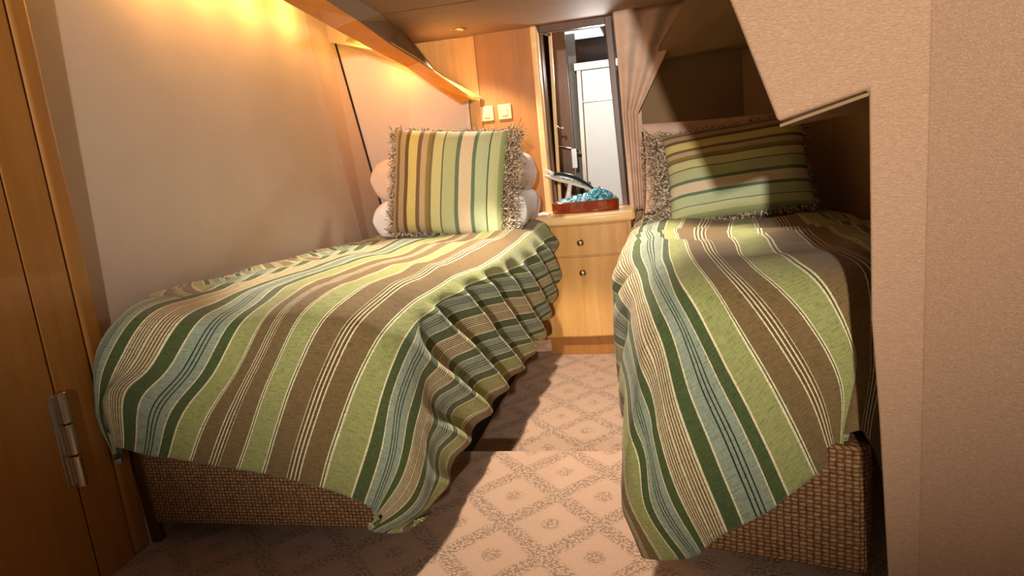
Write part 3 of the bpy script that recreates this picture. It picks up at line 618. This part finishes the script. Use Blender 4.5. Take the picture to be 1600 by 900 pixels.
# ------------------------------------------------------------------ cushions and pillows
def pillow_geo(name, w, h, t, mat, parent, pinch=.05, pw=2.6, seed=0, wrk=.006, n=46, uvrot=False):
    V = []; F = []; UV = []
    for side in (1, -1):
        for i in range(n+1):
            for j in range(n+1):
                u = math.sin((2*i/n-1)*math.pi/2); v = math.sin((2*j/n-1)*math.pi/2)
                x = u*w/2*(1-pinch*(1-v*v)); z = v*h/2*(1-pinch*(1-u*u))
                f = ((1-abs(u)**pw)*(1-abs(v)**pw))
                y = -side*(t/2*max(0, f)**.42)
                q = Vector((x*5+seed, z*5, side*2.0))
                y += -side*wrk*noise.noise(q*1.3)*min(1, f*3) - side*wrk*.5*noise.noise(q*3.3)*min(1, f*3)
                V.append((x, y, z)); UV.append(((1+v)/2, (1+u)/2) if uvrot else ((1+u)/2, (1+v)/2))
    N = (n+1)**2
    for s in (0, 1):
        for i in range(n):
            for j in range(n):
                a = s*N+i*(n+1)+j; f = (a, a+n+1, a+n+2, a+1)
                F.append(f if s == 0 else f[::-1])
    o = mesh(name, V, F, mat, parent, True, UV)
    bm = bmesh.new(); bm.from_mesh(o.data); bmesh.ops.remove_doubles(bm, verts=bm.verts, dist=1e-5); bm.to_mesh(o.data); bm.free()
    return o
def fringe_geo(w, h, parent, lens, pinch=.05, dens=330, droop=(0, 0, 0)):
    """looped yarn along all four edges; lens = (left, right, top, bottom) lengths"""
    V = []; F = []; rnd = random.Random(3)
    def strand(p, d):
        L = d.length; d = d.normalized()
        s1 = Vector((rnd.uniform(-1, 1), rnd.uniform(-1, 1), rnd.uniform(-1, 1))); s1 = (s1-d*s1.dot(d)).normalized()
        s2 = d.cross(s1); pts = [p]
        amp = L*rnd.uniform(.15, .5)
        for k in range(1, 5):
            t = k/4; pts.append(p+d*L*t+s1*amp*math.sin(t*math.pi*1.5)+s2*amp*.6*math.sin(t*math.pi*2.3+1)+Vector(droop)*t*t*L)
        r = rnd.uniform(.0018, .0034)
        b0 = len(V)
        for k, q in enumerate(pts):
            rr = r*(1-.4*k/4)
            for a in range(3):
                th = a*2.094; V.append(q+(s1*math.cos(th)+s2*math.sin(th))*rr)
        for k in range(4):
            for a in range(3): F.append((b0+3*k+a, b0+3*k+(a+1) % 3, b0+3*k+3+(a+1) % 3, b0+3*k+3+a))
        F.append((b0+12, b0+13, b0+14))
    for e, L in enumerate(lens):
        length = h if e < 2 else w
        cnt = int(dens*length*(1.0+L*14))
        for _ in range(cnt):
            s = rnd.uniform(-1, 1)
            if e == 0: p = Vector((-w/2*(1-pinch*(1-s*s)), 0, s*h/2)); d = Vector((-1, 0, .15))
            if e == 1: p = Vector((w/2*(1-pinch*(1-s*s)), 0, s*h/2)); d = Vector((1, 0, .15))
            if e == 2: p = Vector((s*w/2, 0, h/2*(1-pinch*(1-s*s)))); d = Vector((0, 0, 1))
            if e == 3: p = Vector((s*w/2, 0, -h/2*(1-pinch*(1-s*s)))); d = Vector((0, 0, -1))
            out = d.copy()
            d = d+Vector((rnd.uniform(-.45, .45), rnd.uniform(-.55, .35), rnd.uniform(-.45, .45)))
            p = p+Vector((rnd.uniform(-.004, .004), rnd.uniform(-.008, .008), rnd.uniform(-.004, .004)))-out*rnd.uniform(0, .01)
            strand(p, d.normalized()*L*rnd.uniform(.55, 1.1))
    return mesh('fringe', V, F, 'fringe', parent, True)
def orient(o, loc, ex, tilt_back):
    """ex: in-plane right direction; tilt_back: how far the top leans away"""
    ex = Vector(ex).normalized(); up = Vector((0, math.sin(tilt_back), math.cos(tilt_back))); up = (up-ex*up.dot(ex)).normalized()
    ey = up.cross(ex)
    m = Matrix((ex, ey, up)).transposed().to_4x4(); m.translation = Vector(loc); o.matrix_world = m
    return o
c1 = thing('throw_cushion', 'striped throw cushion with tufted fringe standing upright on the left berth', 'cushion')
pillow_geo('cushion_cover', .53, .47, .16, 'cush', c1, .03, 3.2, 1, .008)
fringe_geo(.535, .475, c1, (.038, .085, .016, .028), .03)
orient(c1, (-.925, 2.97, .824), (1, -.03, -.11), .17)
c2 = thing('throw_cushion', 'striped throw cushion with fringe leaning on its side on the right berth, half in shadow', 'cushion')
pillow_geo('cushion_cover', .56, .39, .17, cushion_mat('cushion_stripe_turned', [(round(1-(CUSH[k+1][0] if k+1 < len(CUSH) else 1), 4), CUSH[k][1]) for k in range(len(CUSH)-1, -1, -1)]), c2, .04, 2.8, 5, .012, 46, True)
fringe_geo(.565, .395, c2, (.095, .02, .018, .025), .04)
orient(c2, (.305, 2.95, .772), (1, -.05, .075), .38)

def lying_pillow(label, loc, w, d, t, mat, rot, seed, tilt=(0, 0)):
    o = pillow_geo('bed_pillow', w, d, t, mat, None, .015, 12, seed, .014, 44)
    tag(o, label, 'pillow')
    o.rotation_euler = (math.pi/2+tilt[0], tilt[1], rot); o.location = loc; return o
lying_pillow('white bed pillow lying at the bottom of the stack behind the upright cushion', (-.955, 3.175, .675), .74, .38, .19, 'pillow_white', .0, 3)
lying_pillow('pinkish beige bed pillow lying on the white one on the left berth', (-.955, 3.19, .845), .73, .36, .20, 'pillow_pink', .0, 8, (-.12, 0))
p3 = pillow_geo('bed_pillow', .58, .42, .15, 'pillow_pink', None, .04, 2.8, 12, .012, 30)
tag(p3, 'pinkish bed pillow propped up behind the cushion on the right berth', 'pillow')
orient(p3, (.22, 3.22, .79), (1, .0, -.02), .30)

# ------------------------------------------------------------------ bow-fronted nightstand
ns = thing('nightstand', 'maple nightstand with bowed front between the two berths', 'nightstand', (-.38, 3.45, -.12))
def bow(x0, x1, yf, dep, yb, n=14):
    P = [(x0+(x1-x0)*k/n, yf-dep*math.sin(math.pi*k/n)) for k in range(n+1)]
    return P+[(x1, yb), (x0, yb)]
extr('carcass', bow(-.612, -.146, 3.325, .02, 3.615), -.02, .552, 'maple', ns, b=.002)
extr('plinth', bow(-.595, -.16, 3.35, .02, 3.60), -.12, -.022, 'maple_dark', ns, b=.002)
extr('top', bow(-.632, -.122, 3.300, .03, 3.615), .553, .600, 'maple_light', ns, b=.018, seg=5)
def front(name, z0, z1):
    n = 14; x0, x1 = -.580, -.165
    f = [(x0+(x1-x0)*k/n, 3.318-.022*math.sin(math.pi*(k/n*.9+.05))-.008) for k in range(n+1)]
    pts = f+[(x, y+.012) for x, y in f[::-1]]
    return extr(name, pts, z0, z1, 'maple', ns, b=.003)
dw = front('drawer', .400, .547); dd = front('door', -.012, .392)
for par, z in ((dw, .468), (dd, .318)):
    lathe('knob', [(.012, 0), (.013, .003), (.006, .006), (.006, .014), (.012, .019), (.0165, .026), (.0165, .031), (.011, .037), (.004, .039)], (-.392, 3.289, z), (0, -1, 0), 'brass', par, 20)
adopt(ns)

# ------------------------------------------------------------------ fish sculpture
fs = thing('fish_sculpture', 'silver barracuda figurine leaping from blue resin waves on a mahogany base', 'sculpture', (-.37, 3.44, .60))
ov = []
for k in range(40):
    a = 2*math.pi*k/40; c, s_ = math.cos(a), math.sin(a)
    ov.append((-.372+.168*abs(c)**.75*(1 if c > 0 else -1), 3.435+.062*abs(s_)**.8*(1 if s_ > 0 else -1)))
extr('base', ov, .601, .656, 'mahogany', fs, b=.006, seg=3)
def wfn(u, v):
    a = v*2*math.pi; r = u
    x = -.365+.155*r*math.cos(a); y = 3.435+.052*r*math.sin(a)
    hgt = .028*(1-r**3)+(.030*math.exp(-((x+.30)/.05)**2)+.018*math.exp(-((x+.24)/.03)**2))*(1-r**4)
    hgt += .010*noise.noise(Vector((x*70, y*70, 0)))*(1-r**6)+.006*abs(noise.noise(Vector((x*160, y*160, 3))))
    return (x, y, .655+max(-.001, hgt)*(1 if r < .999 else 0))
grid_mesh('waves', 26, 96, wfn, 'water', fs)
def fish():
    A = Vector((-.530, 3.425, .795)); B = Vector((-.318, 3.445, .700)); n = 26; seg = 18
    ax = (B-A).normalized(); upv = Vector((0, 0, 1)); upv = (upv-ax*upv.dot(ax)).normalized(); sd_ = ax.cross(upv)
    V = []; F = []; UV = []
    for i in range(n+1):
        t = i/n; r = .023*(math.sin(math.pi*(.16+.78*t))**.8)*(1-.35*t)+.002
        c = A+(B-A)*t+upv*.012*math.sin(math.pi*t)
        for k in range(seg+1):
            a = 2*math.pi*k/seg; V.append(c+upv*math.cos(a)*r*1.15+sd_*math.sin(a)*r*.6); UV.append((t, .5+.5*math.cos(a)))
    for i in range(n):
        for k in range(seg): F.append((i*(seg+1)+k, i*(seg+1)+k+1, (i+1)*(seg+1)+k+1, (i+1)*(seg+1)+k))
    F += [tuple(range(seg)), tuple(range(n*(seg+1), n*(seg+1)+seg))[::-1]]
    body = mesh('fish_body', V, F, 'fish', fs, True, UV)
    def jaw(name, a, tip, r0):
        P = [a+(tip-a)*t for t in (0, .3, .6, .85, 1)]
        return tube(name, P, [r0, r0*.85, r0*.6, r0*.35, r0*.12], 'pillow_white', fs, 10)
    jaw('upper_jaw', A+upv*.007+ax*.01, A-ax*.040+upv*.020, .012)
    jaw('lower_jaw', A-upv*.006+ax*.01, A-ax*.040-upv*.012, .010)
    lathe('eye', [(.004, 0), (.0045, .002), (.002, .004)], A+ax*.022+upv*.012-sd_*-.013 if False else A+ax*.022+upv*.012+Vector((0, -.014, 0)), (0, -1, 0), 'dark', fs, 12)
    def fin(name, pts, th=.003, mat='walnut'):
        q = [Vector(p) for p in pts]; return prism(name, [p-Vector((0, th/2, 0)) for p in q], [p+Vector((0, th/2, 0)) for p in q], mat, fs, .0006, 1)
    m1 = A+(B-A)*.45+upv*.034; m2 = A+(B-A)*.78+upv*.024
    M['fin'] = plain('dark_fin', (52, 60, 58), .4)
    fin('dorsal_fin', [m1-upv*.006, m1+ax*.012+upv*.014, m1+ax*.034+upv*.002, m1+ax*.03-upv*.008], mat='fin')
    fin('dorsal_fin', [m2-upv*.006, m2+ax*.010+upv*.012, m2+ax*.026-upv*.004], mat='fin')
    fin('pectoral_fin', [A+(B-A)*.3-upv*.012, A+(B-A)*.42-upv*.036, A+(B-A)*.40-upv*.010], mat='fin')
    fin('tail_fin', [B-ax*.006, B+ax*.016+upv*.032, B+ax*.012+upv*.004, B+ax*.022-upv*.020], mat='fin')
fish()
# pale column standing in for the reflection under the fish
tube('pale_reflection', [(-.455, 3.435, .66), (-.450, 3.435, .70), (-.44, 3.435, .745)], [.022, .012, .010], plain('reflection_resin', (236, 232, 232), .2, spec=.6), fs, 14)
adopt(fs)
def nap(u, v):
    x = -.625+.075*u; y = 3.36+.07*v
    return (x, y, .603+.012*(1-(2*u-1)**2)*(1-(2*v-1)**2)**.5+.003*noise.noise(Vector((x*60, y*60, 0))))
o = grid_mesh('napkin', 16, 16, nap, 'pillow_white'); mm = o.modifiers.new('thickness', 'SOLIDIFY'); mm.thickness = .002
tag(o, 'small crumpled white cloth on the left end of the nightstand top', 'napkin')

# ------------------------------------------------------------------ small fittings
for i, (x, lab) in enumerate(((-.872, 'maple-coloured switch plate on the back wall, nearer the cove rail'), (-.775, 'maple-coloured switch plate on the back wall, nearer the doorway'))):
    t = thing('switch_plate', lab, 'switch', (x, 3.617, 1.14), 'switch plates')
    o = box('plate', (x-.036, 3.608, 1.10), (x+.036, 3.617, 1.178), 'switch', t, b=.004, seg=3)
    box('rocker', (x-.015, 3.604, 1.118), (x+.015, 3.609, 1.160), 'maple_light', t, b=.002)
    adopt(t)
dl = thing('downlight', 'small round recessed downlight in the ceiling above the left berth', 'ceiling light', (-.908, 3.379, 1.54))
def ringp(name, r0, r1, z0, z1, mat):
    V = []; F = []; n = 28
    for r, z in ((r1, z1), (r1, z0), (r0, z0), (r0, z1)):
        for k in range(n): V.append((-.908+r*math.cos(2*math.pi*k/n), 3.379+r*math.sin(2*math.pi*k/n), z))
    for j in range(4):
        for k in range(n): F.append((j*n+k, j*n+(k+1) % n, ((j+1) % 4)*n+(k+1) % n, ((j+1) % 4)*n+k))
    return mesh(name, V, F, mat, dl, True)
ringp('bezel', .022, .032, 1.534, 1.54, 'brass')
o = lathe('lens', [(.0215, 0), (.0215, .002)], (-.908, 3.379, 1.5375), (0, 0, 1), glow('lamp_lens', lin((220, 190, 150)), .6), dl)
adopt(dl)
